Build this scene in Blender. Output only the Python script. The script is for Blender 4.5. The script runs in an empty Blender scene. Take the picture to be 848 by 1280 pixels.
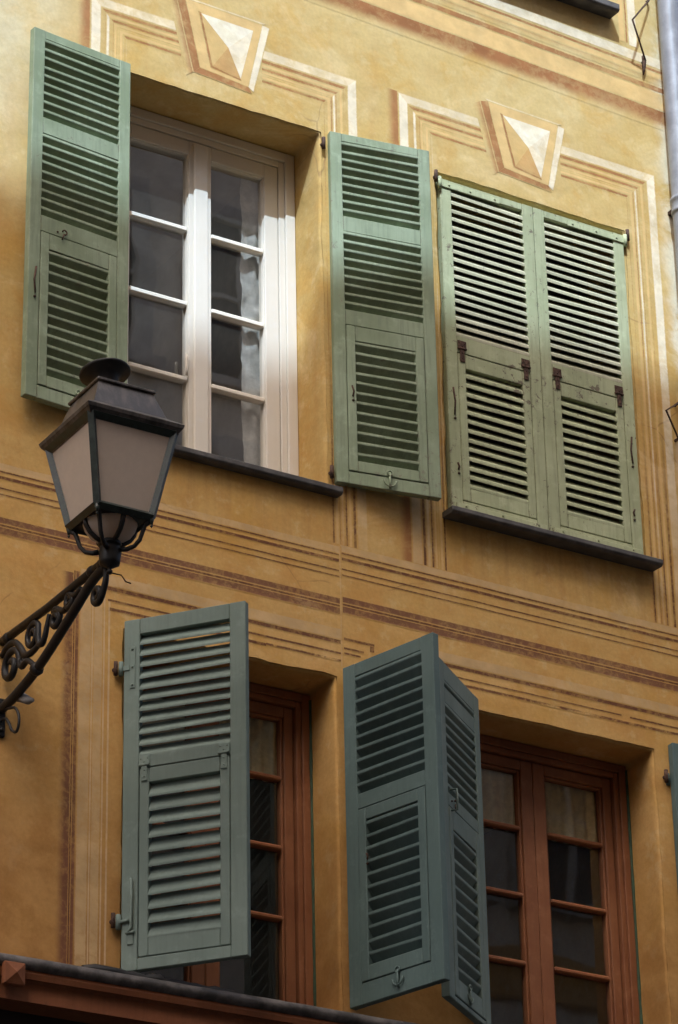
import bpy, bmesh, math, random
from mathutils import Vector, Matrix, noise as mnoise
random.seed(7)
R = math.radians
scene = bpy.context.scene
COL = scene.collection

# ------------------------------------------------------------------ objects
def link(o, parent=None):
    COL.objects.link(o)
    if parent is not None:
        o.parent = parent
    return o

def tag(o, label=None, cat=None, group=None, kind=None):
    if label: o['label'] = label
    if cat: o['category'] = cat
    if group: o['group'] = group
    if kind: o['kind'] = kind
    return o

def empty(name, loc=(0, 0, 0)):
    o = bpy.data.objects.new(name, None)
    o.empty_display_size = 0.2
    o.location = loc
    return link(o)

class MB:
    """collects shapes into one mesh"""
    def __init__(s):
        s.bm = bmesh.new(); s.mats = []
    def mi(s, m):
        if m is None: return 0
        if m not in s.mats: s.mats.append(m)
        return s.mats.index(m)
    def box(s, x0, x1, y0, y1, z0, z1, bev=0.002, m=None, M=None):
        r = bmesh.ops.create_cube(s.bm, size=1.0)
        vs = r['verts']
        for v in vs:
            v.co = Vector(((x0 + x1) / 2 + v.co.x * (x1 - x0), (y0 + y1) / 2 + v.co.y * (y1 - y0), (z0 + z1) / 2 + v.co.z * (z1 - z0)))
            if M is not None: v.co = M @ v.co
        s._fin(vs, bev, m)
    def obox(s, c, size, M3, bev=0.002, m=None):
        r = bmesh.ops.create_cube(s.bm, size=1.0)
        for v in r['verts']:
            v.co = Vector(c) + M3 @ Vector((v.co.x * size[0], v.co.y * size[1], v.co.z * size[2]))
        s._fin(r['verts'], bev, m)
    def _fin(s, vs, bev, m):
        fs = set(f for v in vs for f in v.link_faces)
        k = s.mi(m)
        for f in fs: f.material_index = k
        if bev:
            es = set(e for v in vs for e in v.link_edges)
            r = bmesh.ops.bevel(s.bm, geom=list(es), offset=bev, segments=1, profile=0.5, affect='EDGES')
            for f in r['faces']: f.material_index = k
    def frustum(s, cx, cy, z0, a0, z1, a1, m=None, bev=0.0):
        v = []
        for z, a in ((z0, a0), (z1, a1)):
            for sx, sy in ((-1, -1), (1, -1), (1, 1), (-1, 1)):
                v.append(s.bm.verts.new((cx + sx * a, cy + sy * a, z)))
        fs = [(3, 2, 1, 0), (4, 5, 6, 7)] + [(i, (i + 1) % 4, 4 + (i + 1) % 4, 4 + i) for i in range(4)]
        for f in fs: s.bm.faces.new([v[i] for i in f])
        s._fin(v, bev, m)
    def tube(s, pts, r, n=8, m=None, closed=False, cap=True):
        pts = [Vector(p) for p in pts]
        rr = r if isinstance(r, (list, tuple)) else [r] * len(pts)
        k = s.mi(m); rings = []
        up = None
        for i, p in enumerate(pts):
            a = pts[i - 1] if (i > 0 or closed) else p
            b = pts[(i + 1) % len(pts)] if (i < len(pts) - 1 or closed) else p
            t = (b - a).normalized()
            if up is None:
                up = Vector((0, 0, 1)) if abs(t.z) < 0.9 else Vector((1, 0, 0))
            x = t.cross(up)
            if x.length < 1e-5: x = t.orthogonal()
            x.normalize(); y = x.cross(t).normalized(); up = y
            rings.append([s.bm.verts.new(p + (x * math.cos(2 * math.pi * j / n) + y * math.sin(2 * math.pi * j / n)) * rr[i]) for j in range(n)])
        L = len(rings)
        for i in range(L if closed else L - 1):
            A, B = rings[i], rings[(i + 1) % L]
            for j in range(n):
                f = s.bm.faces.new((A[j], A[(j + 1) % n], B[(j + 1) % n], B[j])); f.material_index = k; f.smooth = n > 4
        if cap and not closed:
            for A in (rings[0][::-1], rings[-1]):
                f = s.bm.faces.new(A); f.material_index = k
    def lathe(s, c, prof, n=24, m=None):
        k = s.mi(m); rings = []
        for r, z in prof:
            if r < 1e-5: rings.append([s.bm.verts.new((c[0], c[1], c[2] + z))])
            else: rings.append([s.bm.verts.new((c[0] + r * math.cos(2 * math.pi * j / n), c[1] + r * math.sin(2 * math.pi * j / n), c[2] + z)) for j in range(n)])
        for A, B in zip(rings, rings[1:]):
            for j in range(n):
                a = [A[j % len(A)], A[(j + 1) % len(A)], B[(j + 1) % len(B)], B[j % len(B)]]
                u = []
                for q in a:
                    if q not in u: u.append(q)
                if len(u) > 2:
                    f = s.bm.faces.new(u); f.material_index = k; f.smooth = True
    def prism(s, prof, x0, x1, m=None, bev=0.0):
        """profile of (y, z) extruded along x"""
        A = [s.bm.verts.new((x0, y, z)) for y, z in prof]
        B = [s.bm.verts.new((x1, y, z)) for y, z in prof]
        n = len(A); k = s.mi(m)
        fs = [s.bm.faces.new(A[::-1]), s.bm.faces.new(B)]
        for i in range(n): fs.append(s.bm.faces.new((A[i], A[(i + 1) % n], B[(i + 1) % n], B[i])))
        for f in fs: f.material_index = k
        bmesh.ops.recalc_face_normals(s.bm, faces=fs)
    def face(s, pts, m=None):
        f = s.bm.faces.new([s.bm.verts.new(p) for p in pts]); f.material_index = s.mi(m); return f
    def build(s, name, mat=None, parent=None, recalc=True):
        if recalc: bmesh.ops.recalc_face_normals(s.bm, faces=s.bm.faces[:])
        me = bpy.data.meshes.new(name); s.bm.to_mesh(me); s.bm.free()
        for m in (s.mats if s.mats else [mat]):
            if m is not None: me.materials.append(m)
        return link(bpy.data.objects.new(name, me), parent)

# ------------------------------------------------------------------ node helpers
class NT:
    def __init__(s, tree): s.t = tree; s.n = tree.nodes; s.l = tree.links
    def add(s, typ, **kw):
        nd = s.n.new(typ)
        for k, v in kw.items():
            if k == 'inp':
                for a, b in v.items(): s.set(nd.inputs[a], b)
            else: setattr(nd, k, v)
        return nd
    def set(s, sock, v):
        if isinstance(v, bpy.types.NodeSocket): s.l.new(v, sock)
        else: sock.default_value = v
    def math(s, op, a, b=None, c=None, clamp=False):
        nd = s.add('ShaderNodeMath', operation=op, use_clamp=clamp)
        s.set(nd.inputs[0], a)
        if b is not None: s.set(nd.inputs[1], b)
        if c is not None: s.set(nd.inputs[2], c)
        return nd.outputs[0]
    def noise(s, vec, scale, detail=4, rough=0.55, dist=0.0):
        nd = s.add('ShaderNodeTexNoise', inp={'Scale': scale, 'Detail': detail, 'Roughness': rough, 'Distortion': dist})
        s.l.new(vec, nd.inputs['Vector']); return nd.outputs['Fac']
    def ramp(s, v, a, b, c=0.0, d=1.0, smooth=True):
        nd = s.add('ShaderNodeMapRange', interpolation_type='SMOOTHSTEP' if smooth else 'LINEAR')
        s.set(nd.inputs['Value'], v); s.set(nd.inputs['From Min'], a); s.set(nd.inputs['From Max'], b)
        s.set(nd.inputs['To Min'], c); s.set(nd.inputs['To Max'], d); return nd.outputs[0]
    def mix(s, f, a, b, bt='MIX'):
        nd = s.add('ShaderNodeMix', data_type='RGBA', blend_type=bt)
        s.set(nd.inputs[0], f); s.set(nd.inputs[6], a if isinstance(a, bpy.types.NodeSocket) else c4(a)); s.set(nd.inputs[7], b if isinstance(b, bpy.types.NodeSocket) else c4(b))
        return nd.outputs[2]
    def mapping(s, vec, scale):
        nd = s.add('ShaderNodeMapping'); nd.inputs['Scale'].default_value = scale; s.l.new(vec, nd.inputs['Vector']); return nd.outputs[0]
    def bump(s, h, strength=0.3, dist=0.01, normal=None):
        nd = s.add('ShaderNodeBump', inp={'Strength': strength, 'Distance': dist}); s.l.new(h, nd.inputs['Height'])
        if normal is not None: s.l.new(normal, nd.inputs['Normal'])
        return nd.outputs[0]

def c4(c): return (c[0], c[1], c[2], 1.0)

def newmat(name):
    m = bpy.data.materials.new(name); m.use_nodes = True
    t = NT(m.node_tree); b = m.node_tree.nodes['Principled BSDF']
    return m, t, b

def pos(t): return t.add('ShaderNodeNewGeometry').outputs['Position']

# stucco group -------------------------------------------------------
def stucco_group():
    g = bpy.data.node_groups.new('stucco', 'ShaderNodeTree')
    g.interface.new_socket('Color', in_out='OUTPUT', socket_type='NodeSocketColor')
    g.interface.new_socket('Normal', in_out='OUTPUT', socket_type='NodeSocketVector')
    t = NT(g); out = t.add('NodeGroupOutput'); p = pos(t)
    n1 = t.noise(p, 0.9, 5, 0.6, 0.6)
    n2 = t.noise(p, 4.0, 6, 0.65)
    n3 = t.noise(t.mapping(p, (7.0, 7.0, 0.5)), 1.6, 5, 0.6)
    n4 = t.noise(p, 55.0, 3, 0.6)
    n5 = t.noise(p, 1.9, 7, 0.7, 1.2)
    c = t.mix(t.ramp(n1, 0.36, 0.66), (0.51, 0.335, 0.108), (0.57, 0.40, 0.155))
    c = t.mix(t.math('MULTIPLY', t.ramp(n2, 0.42, 0.66), 0.6), c, (0.53, 0.29, 0.075))
    c = t.mix(t.math('MULTIPLY', t.ramp(n5, 0.52, 0.68), 0.6), c, (0.74, 0.55, 0.29))
    c = t.mix(t.math('MULTIPLY', t.ramp(n3, 0.5, 0.75), 0.30), c, (0.45, 0.225, 0.065))
    # warmer ochre low down: the orange tone of the shade, put into the colour
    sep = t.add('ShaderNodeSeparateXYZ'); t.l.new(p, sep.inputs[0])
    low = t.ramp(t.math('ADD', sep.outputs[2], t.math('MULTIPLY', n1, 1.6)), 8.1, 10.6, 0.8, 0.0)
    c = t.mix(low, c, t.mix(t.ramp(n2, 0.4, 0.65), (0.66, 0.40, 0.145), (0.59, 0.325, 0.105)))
    # rain streaks below the sills, hairline cracks
    stn = t.noise(t.mapping(p, (16.0, 16.0, 0.7)), 1.0, 5, 0.65)
    for xa, xb, zs in ((6.25, 7.45, 8.66), (8.05, 9.30, 8.69), (8.05, 9.26, 12.02)):
        k = t.math('MULTIPLY', t.ramp(sep.outputs[0], xa - 0.04, xa + 0.06), t.ramp(sep.outputs[0], xb - 0.06, xb + 0.04, 1.0, 0.0))
        k = t.math('MULTIPLY', k, t.math('MULTIPLY', t.ramp(sep.outputs[2], zs - 0.55, zs, 0.0, 1.0), t.ramp(sep.outputs[2], zs, zs + 0.03, 1.0, 0.0)))
        c = t.mix(t.math('MULTIPLY', k, t.ramp(stn, 0.42, 0.66, 0.0, 0.26)), c, (0.30, 0.155, 0.06))
    wv = t.add('ShaderNodeVectorMath', operation='ADD'); t.l.new(p, wv.inputs[0])
    wn = t.add('ShaderNodeTexNoise', inp={'Scale': 2.2, 'Detail': 3}); t.l.new(p, wn.inputs['Vector'])
    wm = t.add('ShaderNodeVectorMath', operation='SCALE'); t.l.new(wn.outputs['Color'], wm.inputs[0]); wm.inputs['Scale'].default_value = 0.22; t.l.new(wm.outputs[0], wv.inputs[1])
    vo = t.add('ShaderNodeTexVoronoi', feature='DISTANCE_TO_EDGE', inp={'Scale': 0.85}); t.l.new(wv.outputs[0], vo.inputs['Vector'])
    crack = t.math('MULTIPLY', t.ramp(vo.outputs['Distance'], 0.0, 0.005, 1.0, 0.0), t.ramp(t.noise(p, 1.3, 4, 0.6), 0.52, 0.60))
    c = t.mix(t.math('MULTIPLY', crack, 0.6), c, (0.25, 0.13, 0.06))
    # lime bloom and peeled coat beside the drainpipe
    pe = t.math('MULTIPLY', t.ramp(t.math('ADD', sep.outputs[0], t.math('MULTIPLY', n2, 0.25)), 9.60, 9.72), t.ramp(n5, 0.40, 0.52))
    c = t.mix(t.math('MULTIPLY', pe, t.ramp(sep.outputs[2], 8.0, 9.5)), c, (0.78, 0.70, 0.55))
    # golden and cream patches of the old limewash
    mot = t.noise(p, 3.4, 6, 0.62, 0.3); mot2 = t.noise(p, 8.5, 5, 0.66)
    c = t.mix(t.math('MULTIPLY', t.ramp(mot, 0.50, 0.66), 0.45), c, (0.55, 0.32, 0.075))
    c = t.mix(t.math('MULTIPLY', t.ramp(mot2, 0.54, 0.68), 0.30), c, (0.72, 0.58, 0.33))
    # sunlit pallor painted in higher up, dimmer light below painted browner
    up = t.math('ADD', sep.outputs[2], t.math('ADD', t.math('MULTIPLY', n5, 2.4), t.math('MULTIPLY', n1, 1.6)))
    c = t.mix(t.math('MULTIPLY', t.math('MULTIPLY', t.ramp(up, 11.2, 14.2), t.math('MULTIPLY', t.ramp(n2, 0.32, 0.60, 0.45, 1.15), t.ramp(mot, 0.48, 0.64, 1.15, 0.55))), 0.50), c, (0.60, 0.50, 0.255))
    lefty = t.math('MULTIPLY', t.ramp(sep.outputs[0], 5.4, 6.3, 1.0, 0.0), t.ramp(sep.outputs[2], 9.4, 11.0))  # sunlit haze put into the wall colour at upper left
    c = t.mix(t.math('MULTIPLY', lefty, t.ramp(n2, 0.3, 0.6, 0.35, 0.85)), c, (0.62, 0.585, 0.42))
    foot = t.ramp(t.math('ADD', sep.outputs[2], t.math('MULTIPLY', n5, 1.2)), 6.4, 8.6, 0.85, 0.0)  # colour darkened downward, standing in for light lost near the street
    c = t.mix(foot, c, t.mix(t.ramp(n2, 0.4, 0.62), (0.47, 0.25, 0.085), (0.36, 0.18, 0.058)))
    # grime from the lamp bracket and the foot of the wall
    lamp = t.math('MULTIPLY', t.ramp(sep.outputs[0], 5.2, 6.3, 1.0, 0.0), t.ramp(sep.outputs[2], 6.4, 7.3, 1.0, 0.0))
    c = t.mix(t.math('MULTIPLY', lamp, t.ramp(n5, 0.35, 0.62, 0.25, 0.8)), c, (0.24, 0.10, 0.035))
    fine = t.ramp(n4, 0.3, 0.7, 0.95, 1.04)
    cmb = t.add('ShaderNodeCombineXYZ'); [t.l.new(fine, cmb.inputs[i]) for i in range(3)]
    c = t.mix(1.0, c, cmb.outputs[0], 'MULTIPLY')
    pp = t.noise(p, 230.0, 2, 0.6)
    h = t.math('ADD', t.math('ADD', t.math('MULTIPLY', n4, 0.35), t.math('MULTIPLY', t.noise(p, 7.0, 2, 0.5), 5.0)), t.math('ADD', t.math('MULTIPLY', pp, 0.25), t.math('MULTIPLY', n2, 1.6)))
    t.l.new(c, out.inputs[0]); t.l.new(t.bump(h, 0.32, 0.005), out.inputs[1])
    return g
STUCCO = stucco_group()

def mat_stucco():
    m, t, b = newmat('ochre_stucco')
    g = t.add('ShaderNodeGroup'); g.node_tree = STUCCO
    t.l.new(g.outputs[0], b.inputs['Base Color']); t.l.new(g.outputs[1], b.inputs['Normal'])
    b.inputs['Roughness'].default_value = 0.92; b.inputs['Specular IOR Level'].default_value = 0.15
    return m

def mat_paint(name, col, f0=0.006, f1=0.006, op=0.9, wear=0.35, wob=0.004, wear_scale=16.0, fade=None):
    """limewash colour on the stucco, UV = distance in metres to either edge of the stroke"""
    m, t, b = newmat(name)
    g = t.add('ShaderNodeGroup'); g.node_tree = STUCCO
    p = pos(t)
    uv = t.add('ShaderNodeUVMap'); uv.uv_map = 'edge'
    sp = t.add('ShaderNodeSeparateXYZ'); t.l.new(uv.outputs[0], sp.inputs[0])
    w = t.math('MULTIPLY', t.math('SUBTRACT', t.math('ADD', t.noise(p, 90.0, 3, 0.6), t.noise(p, 3.0, 2)), 1.0), wob * 2.2)
    a = t.ramp(t.math('ADD', sp.outputs[0], w), 0.0, f0)
    c = t.ramp(t.math('SUBTRACT', sp.outputs[1], w), 0.0, f1)
    wn = t.noise(p, wear_scale, 7, 0.72, 0.5)
    wn2 = t.noise(p, 2.1, 4, 0.6)
    wv = t.ramp(t.math('ADD', wn, t.math('MULTIPLY', t.math('SUBTRACT', wn2, 0.5), 0.55)), 0.36, 0.56, 1.0 - wear, 1.0)
    k = t.math('MULTIPLY', t.math('MULTIPLY', a, c), t.math('MULTIPLY', wv, op))
    if fade:      # white thins and umber deepens downward: part wear, part painted shade
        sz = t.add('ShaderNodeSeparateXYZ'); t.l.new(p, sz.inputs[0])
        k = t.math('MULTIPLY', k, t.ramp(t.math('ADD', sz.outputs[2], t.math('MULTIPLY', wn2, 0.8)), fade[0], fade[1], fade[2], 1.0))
    var = t.mix(t.ramp(t.noise(p, 7.0, 5, 0.6), 0.35, 0.65), [v * 0.88 for v in col], [min(v * 1.08, 0.85) for v in col])
    t.l.new(t.mix(k, g.outputs[0], var), b.inputs['Base Color']); t.l.new(g.outputs[1], b.inputs['Normal'])
    b.inputs['Roughness'].default_value = 0.92; b.inputs['Specular IOR Level'].default_value = 0.15
    return m

def mat_wood(name, col, dark, bare=(0.20, 0.17, 0.13), chips=0.5, rough=0.66, spec=0.25, grain=1.0, edge=0.0):
    m, t, b = newmat(name)
    p = pos(t)
    n1 = t.noise(p, 3.0, 5, 0.6); n2 = t.noise(t.mapping(p, (60, 60, 4)), 1.0, 4, 0.6)
    n3 = t.noise(p, 26.0, 8, 0.75, 0.4)
    c = t.mix(t.ramp(n1, 0.35, 0.66), dark, col)
    c = t.mix(t.math('MULTIPLY', t.ramp(n2, 0.45, 0.70), 0.5 * grain), c, [v * 0.62 for v in col])
    c = t.mix(t.math('MULTIPLY', t.ramp(t.noise(p, 11.0, 6, 0.7), 0.52, 0.70), 0.35), c, [min(v * 1.35 + 0.02, 0.8) for v in col])
    n4 = t.noise(p, 1.7, 3)
    ch = t.ramp(t.math('ADD', n3, t.math('MULTIPLY', t.math('SUBTRACT', n4, 0.5), 0.35)), 0.655 - 0.05 * chips, 0.68 - 0.05 * chips, 0.0, min(1.0, chips))
    c = t.mix(ch, c, bare)
    gi = t.add('ShaderNodeNewGeometry').outputs['Random Per Island']
    tone = t.add('ShaderNodeHueSaturation'); t.l.new(c, tone.inputs['Color']); t.l.new(t.ramp(gi, 0.0, 1.0, 0.88, 1.12, smooth=False), tone.inputs['Value']); c = tone.outputs[0]
    if edge:      # paint rubbed off along the arrises
        bv = t.add('ShaderNodeBevel', samples=4, inp={'Radius': 0.006}); gn = t.add('ShaderNodeNewGeometry')
        dp_ = t.add('ShaderNodeVectorMath', operation='DOT_PRODUCT'); t.l.new(bv.outputs[0], dp_.inputs[0]); t.l.new(gn.outputs['Normal'], dp_.inputs[1])
        em = t.math('MULTIPLY', t.ramp(dp_.outputs['Value'], 0.97, 0.86), t.ramp(t.math('ADD', n3, t.math('MULTIPLY', n4, 0.5)), 0.70, 0.80))
        c = t.mix(t.math('MULTIPLY', em, edge), c, bare)
    t.l.new(c, b.inputs['Base Color'])
    h = t.math('ADD', t.math('MULTIPLY', n2, 0.6), t.math('MULTIPLY', ch, -0.8))
    t.l.new(t.bump(h, 0.28, 0.004), b.inputs['Normal'])
    b.inputs['Roughness'].default_value = rough; b.inputs['Specular IOR Level'].default_value = spec
    return m

def mat_simple(name, col, rough=0.6, metal=0.0, spec=0.4, var=0.25, scale=14.0, bump=0.15, col2=None, streak=False):
    m, t, b = newmat(name)
    p = pos(t)
    v = t.mapping(p, (1, 1, 0.12)) if streak else p
    n = t.noise(v, scale, 6, 0.65); n2 = t.noise(p, scale * 5, 3, 0.6)
    c = t.mix(t.ramp(n, 0.35, 0.68), [x * (1 - var) for x in col], col2 if col2 else [min(x * (1 + var), 0.9) for x in col])
    t.l.new(c, b.inputs['Base Color'])
    t.l.new(t.bump(t.math('ADD', n, t.math('MULTIPLY', n2, 0.4)), bump, 0.004), b.inputs['Normal'])
    t.l.new(t.ramp(n, 0.3, 0.7, max(rough - 0.1, 0.05), min(rough + 0.12, 1.0)), b.inputs['Roughness'])
    b.inputs['Metallic'].default_value = metal; b.inputs['Specular IOR Level'].default_value = spec
    return m

def mat_glass(name, ior=1.9, dirt=0.10, dirtcol=(0.45, 0.42, 0.38), tint=(0.85, 0.86, 0.84)):
    m, t, b = newmat(name)
    m.node_tree.nodes.remove(b)
    out = m.node_tree.nodes['Material Output']; p = pos(t)
    bn = t.bump(t.noise(p, 2.2, 2, 0.5), 0.05, 0.02)
    gm = t.add('ShaderNodeNewGeometry'); dt = t.add('ShaderNodeVectorMath', operation='DOT_PRODUCT'); t.l.new(bn, dt.inputs[0]); t.l.new(gm.outputs['Incoming'], dt.inputs[1])
    sch = t.math('POWER', t.math('SUBTRACT', 1.0, t.math('ABSOLUTE', dt.outputs['Value']), clamp=True), 5.0)
    frs = t.math('ADD', ior, t.math('MULTIPLY', sch, 1.0 - ior))
    tr = t.add('ShaderNodeBsdfTransparent', inp={'Color': c4(tint)})
    gl = t.add('ShaderNodeBsdfGlossy', inp={'Roughness': 0.015}); t.l.new(bn, gl.inputs['Normal'])
    df = t.add('ShaderNodeBsdfDiffuse', inp={'Color': c4(dirtcol)})
    m1 = t.add('ShaderNodeMixShader'); t.l.new(frs, m1.inputs[0]); t.l.new(tr.outputs[0], m1.inputs[1]); t.l.new(gl.outputs[0], m1.inputs[2])
    m2 = t.add('ShaderNodeMixShader'); t.l.new(t.ramp(t.noise(p, 3.0, 6, 0.65), 0.3, 0.75, dirt * 0.75, dirt * 1.2), m2.inputs[0])
    t.l.new(m1.outputs[0], m2.inputs[1]); t.l.new(df.outputs[0], m2.inputs[2]); t.l.new(m2.outputs[0], out.inputs['Surface'])
    return m

def mat_cloth(name, col, trans=0.4, alpha=1.0, dull=0.8):
    m, t, b = newmat(name)
    m.node_tree.nodes.remove(b); out = m.node_tree.nodes['Material Output']; p = pos(t)
    c = t.mix(t.ramp(t.noise(p, 30, 5, 0.7), 0.35, 0.65), [v * dull for v in col], col)
    d = t.add('ShaderNodeBsdfDiffuse'); t.l.new(c, d.inputs[0])
    l = t.add('ShaderNodeBsdfTranslucent'); t.l.new(c, l.inputs[0])
    mx = t.add('ShaderNodeMixShader', inp={0: trans}); t.l.new(d.outputs[0], mx.inputs[1]); t.l.new(l.outputs[0], mx.inputs[2])
    last = mx.outputs[0]
    if alpha < 1:
        tr = t.add('ShaderNodeBsdfTransparent'); m3 = t.add('ShaderNodeMixShader')
        t.l.new(t.ramp(t.noise(p, 45, 4, 0.7), 0.4, 0.6, alpha - 0.25, min(alpha + 0.2, 1)), m3.inputs[0])
        t.l.new(tr.outputs[0], m3.inputs[1]); t.l.new(last, m3.inputs[2]); last = m3.outputs[0]
    t.l.new(last, out.inputs['Surface'])
    return m

M = {}
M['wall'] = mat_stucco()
M['green'] = mat_wood('sage_green_paint', (0.300, 0.365, 0.250), (0.225, 0.280, 0.175), chips=0.65, edge=0.8)
M['olive'] = mat_wood('olive_green_paint', (0.430, 0.465, 0.290), (0.345, 0.380, 0.225), bare=(0.16, 0.135, 0.095), chips=0.95, edge=0.95)
M['oliveslat'] = mat_wood('pale_olive_paint', (0.46, 0.45, 0.32), (0.37, 0.37, 0.245), bare=(0.14, 0.12, 0.085), chips=0.7)
M['teal'] = mat_wood('grey_green_paint', (0.190, 0.250, 0.222), (0.160, 0.215, 0.190), chips=0.12, grain=0.5)
M['teal2'] = mat_wood('blue_green_paint', (0.125, 0.185, 0.178), (0.105, 0.160, 0.154), chips=0.12, grain=0.5)
M['white'] = mat_wood('white_paint', (0.80, 0.76, 0.68), (0.77, 0.725, 0.635), bare=(0.5, 0.46, 0.4), chips=0.05, rough=0.4, grain=0.08)
M['redwood'] = mat_wood('red_brown_paint', (0.330, 0.140, 0.066), (0.255, 0.100, 0.048), bare=(0.12, 0.06, 0.035), chips=0.15, rough=0.45, grain=0.8)
M['slate'] = mat_simple('slate', (0.095, 0.09, 0.086), 0.55, var=0.3)
M['iron'] = mat_simple('black_iron', (0.012, 0.012, 0.0125), 0.55, 0.0, 0.35, var=0.5, scale=30, bump=0.35)
M['lampgreen'] = mat_simple('dark_green_iron', (0.020, 0.032, 0.027), 0.42, 0.0, 0.5, var=0.4, scale=30, bump=0.25)
M['roofmetal'] = mat_simple('weathered_lamp_roof', (0.040, 0.037, 0.036), 0.5, 0.0, 0.5, var=0.35, scale=22, bump=0.2, col2=(0.105, 0.095, 0.09), streak=True)
M['rust'] = mat_simple('rusty_iron', (0.085, 0.05, 0.036), 0.8, 0.0, 0.2, var=0.5, scale=60, bump=0.5)
M['zinc'] = mat_simple('grey_zinc', (0.26, 0.27, 0.30), 0.42, 0.15, 0.5, var=0.15, scale=9, bump=0.05)
M['lead'] = mat_simple('grey_lead', (0.10, 0.092, 0.088), 0.55, 0.2, 0.4, var=0.5, scale=12, bump=0.4)
M['fascia'] = mat_wood('orange_brown_paint', (0.235, 0.085, 0.036), (0.18, 0.062, 0.026), bare=(0.10, 0.05, 0.03), chips=0.3, grain=0.7)
M['darkwood'] = mat_simple('dark_wood', (0.03, 0.02, 0.018), 0.6)
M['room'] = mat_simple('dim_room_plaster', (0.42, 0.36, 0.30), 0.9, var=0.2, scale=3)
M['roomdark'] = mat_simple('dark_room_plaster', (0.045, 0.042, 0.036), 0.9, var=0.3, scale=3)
M['glass'] = mat_glass('window_glass', 0.36, 0.06, (0.46, 0.41, 0.33), (0.96, 0.96, 0.94))
M['glassdark'] = mat_glass('old_window_glass', 0.10, 0.03)
M['frost'] = mat_cloth('frosted_glass', (0.78, 0.70, 0.62), 0.5, 1.0, 0.96)
M['lace'] = mat_cloth('lace_curtain', (0.85, 0.85, 0.82), 0.25, 1.0)
M['voile'] = mat_cloth('cream_curtain', (0.90, 0.79, 0.50), 0.35)
M['black'] = mat_simple('black_rubber', (0.012, 0.012, 0.013), 0.6)
M['whiteplastic'] = mat_cloth('white_plastic', (0.26, 0.255, 0.25), 0.1)
M['verd'] = mat_simple('green_weatherstrip', (0.05, 0.10, 0.06), 0.7)
M['asphalt'] = mat_simple('stone_paving', (0.065, 0.058, 0.05), 0.8, var=0.3, scale=2)
M['pinkwall'] = mat_simple('pink_grey_stucco', (0.68, 0.56, 0.43), 0.9, var=0.18, scale=1.5)
M['orangewall'] = mat_simple('orange_stucco', (0.56, 0.30, 0.12), 0.9, var=0.15, scale=1.5)
M['addedstone'] = mat_simple('added_dark_stone', (0.07, 0.062, 0.055), 0.85, var=0.3, scale=2)
M['ochreband'] = mat_simple('ochre_stucco_band', (0.52, 0.27, 0.08), 0.9, var=0.2, scale=2)
M['trim'] = mat_simple('pale_stone_trim', (0.46, 0.40, 0.33), 0.85, var=0.2, scale=3)
M['roofslate'] = mat_simple('grey_slate_roof', (0.12, 0.115, 0.11), 0.8)

P = dict(
    cream=mat_paint('cream_limewash', (0.74, 0.62, 0.42), f0=0.009, f1=0.009, op=0.92, wear=0.40),
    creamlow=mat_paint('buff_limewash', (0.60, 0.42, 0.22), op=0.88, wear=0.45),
    pale=mat_paint('pale_buff_limewash', (0.66, 0.50, 0.30), f0=0.003, f1=0.003, op=0.8, wear=0.45, wob=0.001),
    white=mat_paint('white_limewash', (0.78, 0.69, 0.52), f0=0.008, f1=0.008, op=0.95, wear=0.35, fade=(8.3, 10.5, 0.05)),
    mid=mat_paint('pale_ochre_limewash', (0.68, 0.46, 0.20), f0=0.008, f1=0.008, op=0.85, wear=0.25),
    brown=mat_paint('brown_limewash', (0.34, 0.15, 0.06), f0=0.007, f1=0.005, op=0.93, wear=0.40),
    browns=mat_paint('soft_brown_limewash', (0.33, 0.135, 0.055), f0=0.055, f1=0.008, op=0.85, wear=0.3),
    browns2=mat_paint('soft_brown_limewash_down', (0.31, 0.125, 0.05), f0=0.006, f1=0.075, op=0.95, wear=0.3),
    dark=mat_paint('dark_umber_limewash', (0.120, 0.045, 0.030), f0=0.0025, f1=0.004, op=0.93, wear=0.40, wob=0.0015, wear_scale=34),
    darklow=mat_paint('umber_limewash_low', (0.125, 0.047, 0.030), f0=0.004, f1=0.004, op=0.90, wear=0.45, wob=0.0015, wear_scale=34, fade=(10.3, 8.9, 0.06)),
    dash=mat_paint('flaking_umber_limewash', (0.120, 0.045, 0.030), f0=0.004, f1=0.004, op=0.88, wear=1.0, wob=0.003, wear_scale=12),
    purple=mat_paint('purple_umber_limewash', (0.170, 0.072, 0.050), f0=0.003, f1=0.008, op=0.88, wear=0.38, wob=0.002, wear_scale=30),
    purpleside=mat_paint('purple_umber_side', (0.155, 0.062, 0.045), f0=0.045, f1=0.004, op=0.85, wear=0.40, wob=0.002, wear_scale=30),
    facemid=mat_paint('ochre_facet', (0.60, 0.40, 0.165), op=0.85, wear=0.3),
    facedark=mat_paint('brown_facet', (0.52, 0.30, 0.12), op=0.85, wear=0.3),
    facepale=mat_paint('pale_facet', (0.83, 0.75, 0.60), op=0.95, wear=0.22),
)

# ------------------------------------------------------------------ the ochre house
house = tag(empty('townhouse', (6, 0, -1.6)), 'ochre stucco house front with painted mouldings and green louvred shutters', 'building')
house_off = Vector((6, 0, -1.6))
def part(mb, name, mat=None, parent=None, label=None, **k):
    """a part of the house (built in facade coordinates)"""
    o = mb.build(name, mat, parent if parent is not None else house, **k)
    if parent is None: o.location = -house_off
    if label: o['label'] = label
    return o

DEPTH = 0.25
# openings: x0, x1, z0, z1, reveal depth
OPEN = dict(W1=(6.31, 7.385, 7.10, 9.092), W2=(8.088, 9.25, 7.13, 9.075), L1=(6.33, 7.415, 4.50, 6.132), L2=(8.14, 9.222, 4.50, 6.128),
            U1=(6.31, 7.385, 10.47, 12.4), U2=(8.12, 9.22, 10.47, 12.4), U3=(4.4, 5.4, 10.47, 12.4))

def jit(p, s, a): return mnoise.noise(Vector(p) * s) * a

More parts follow.
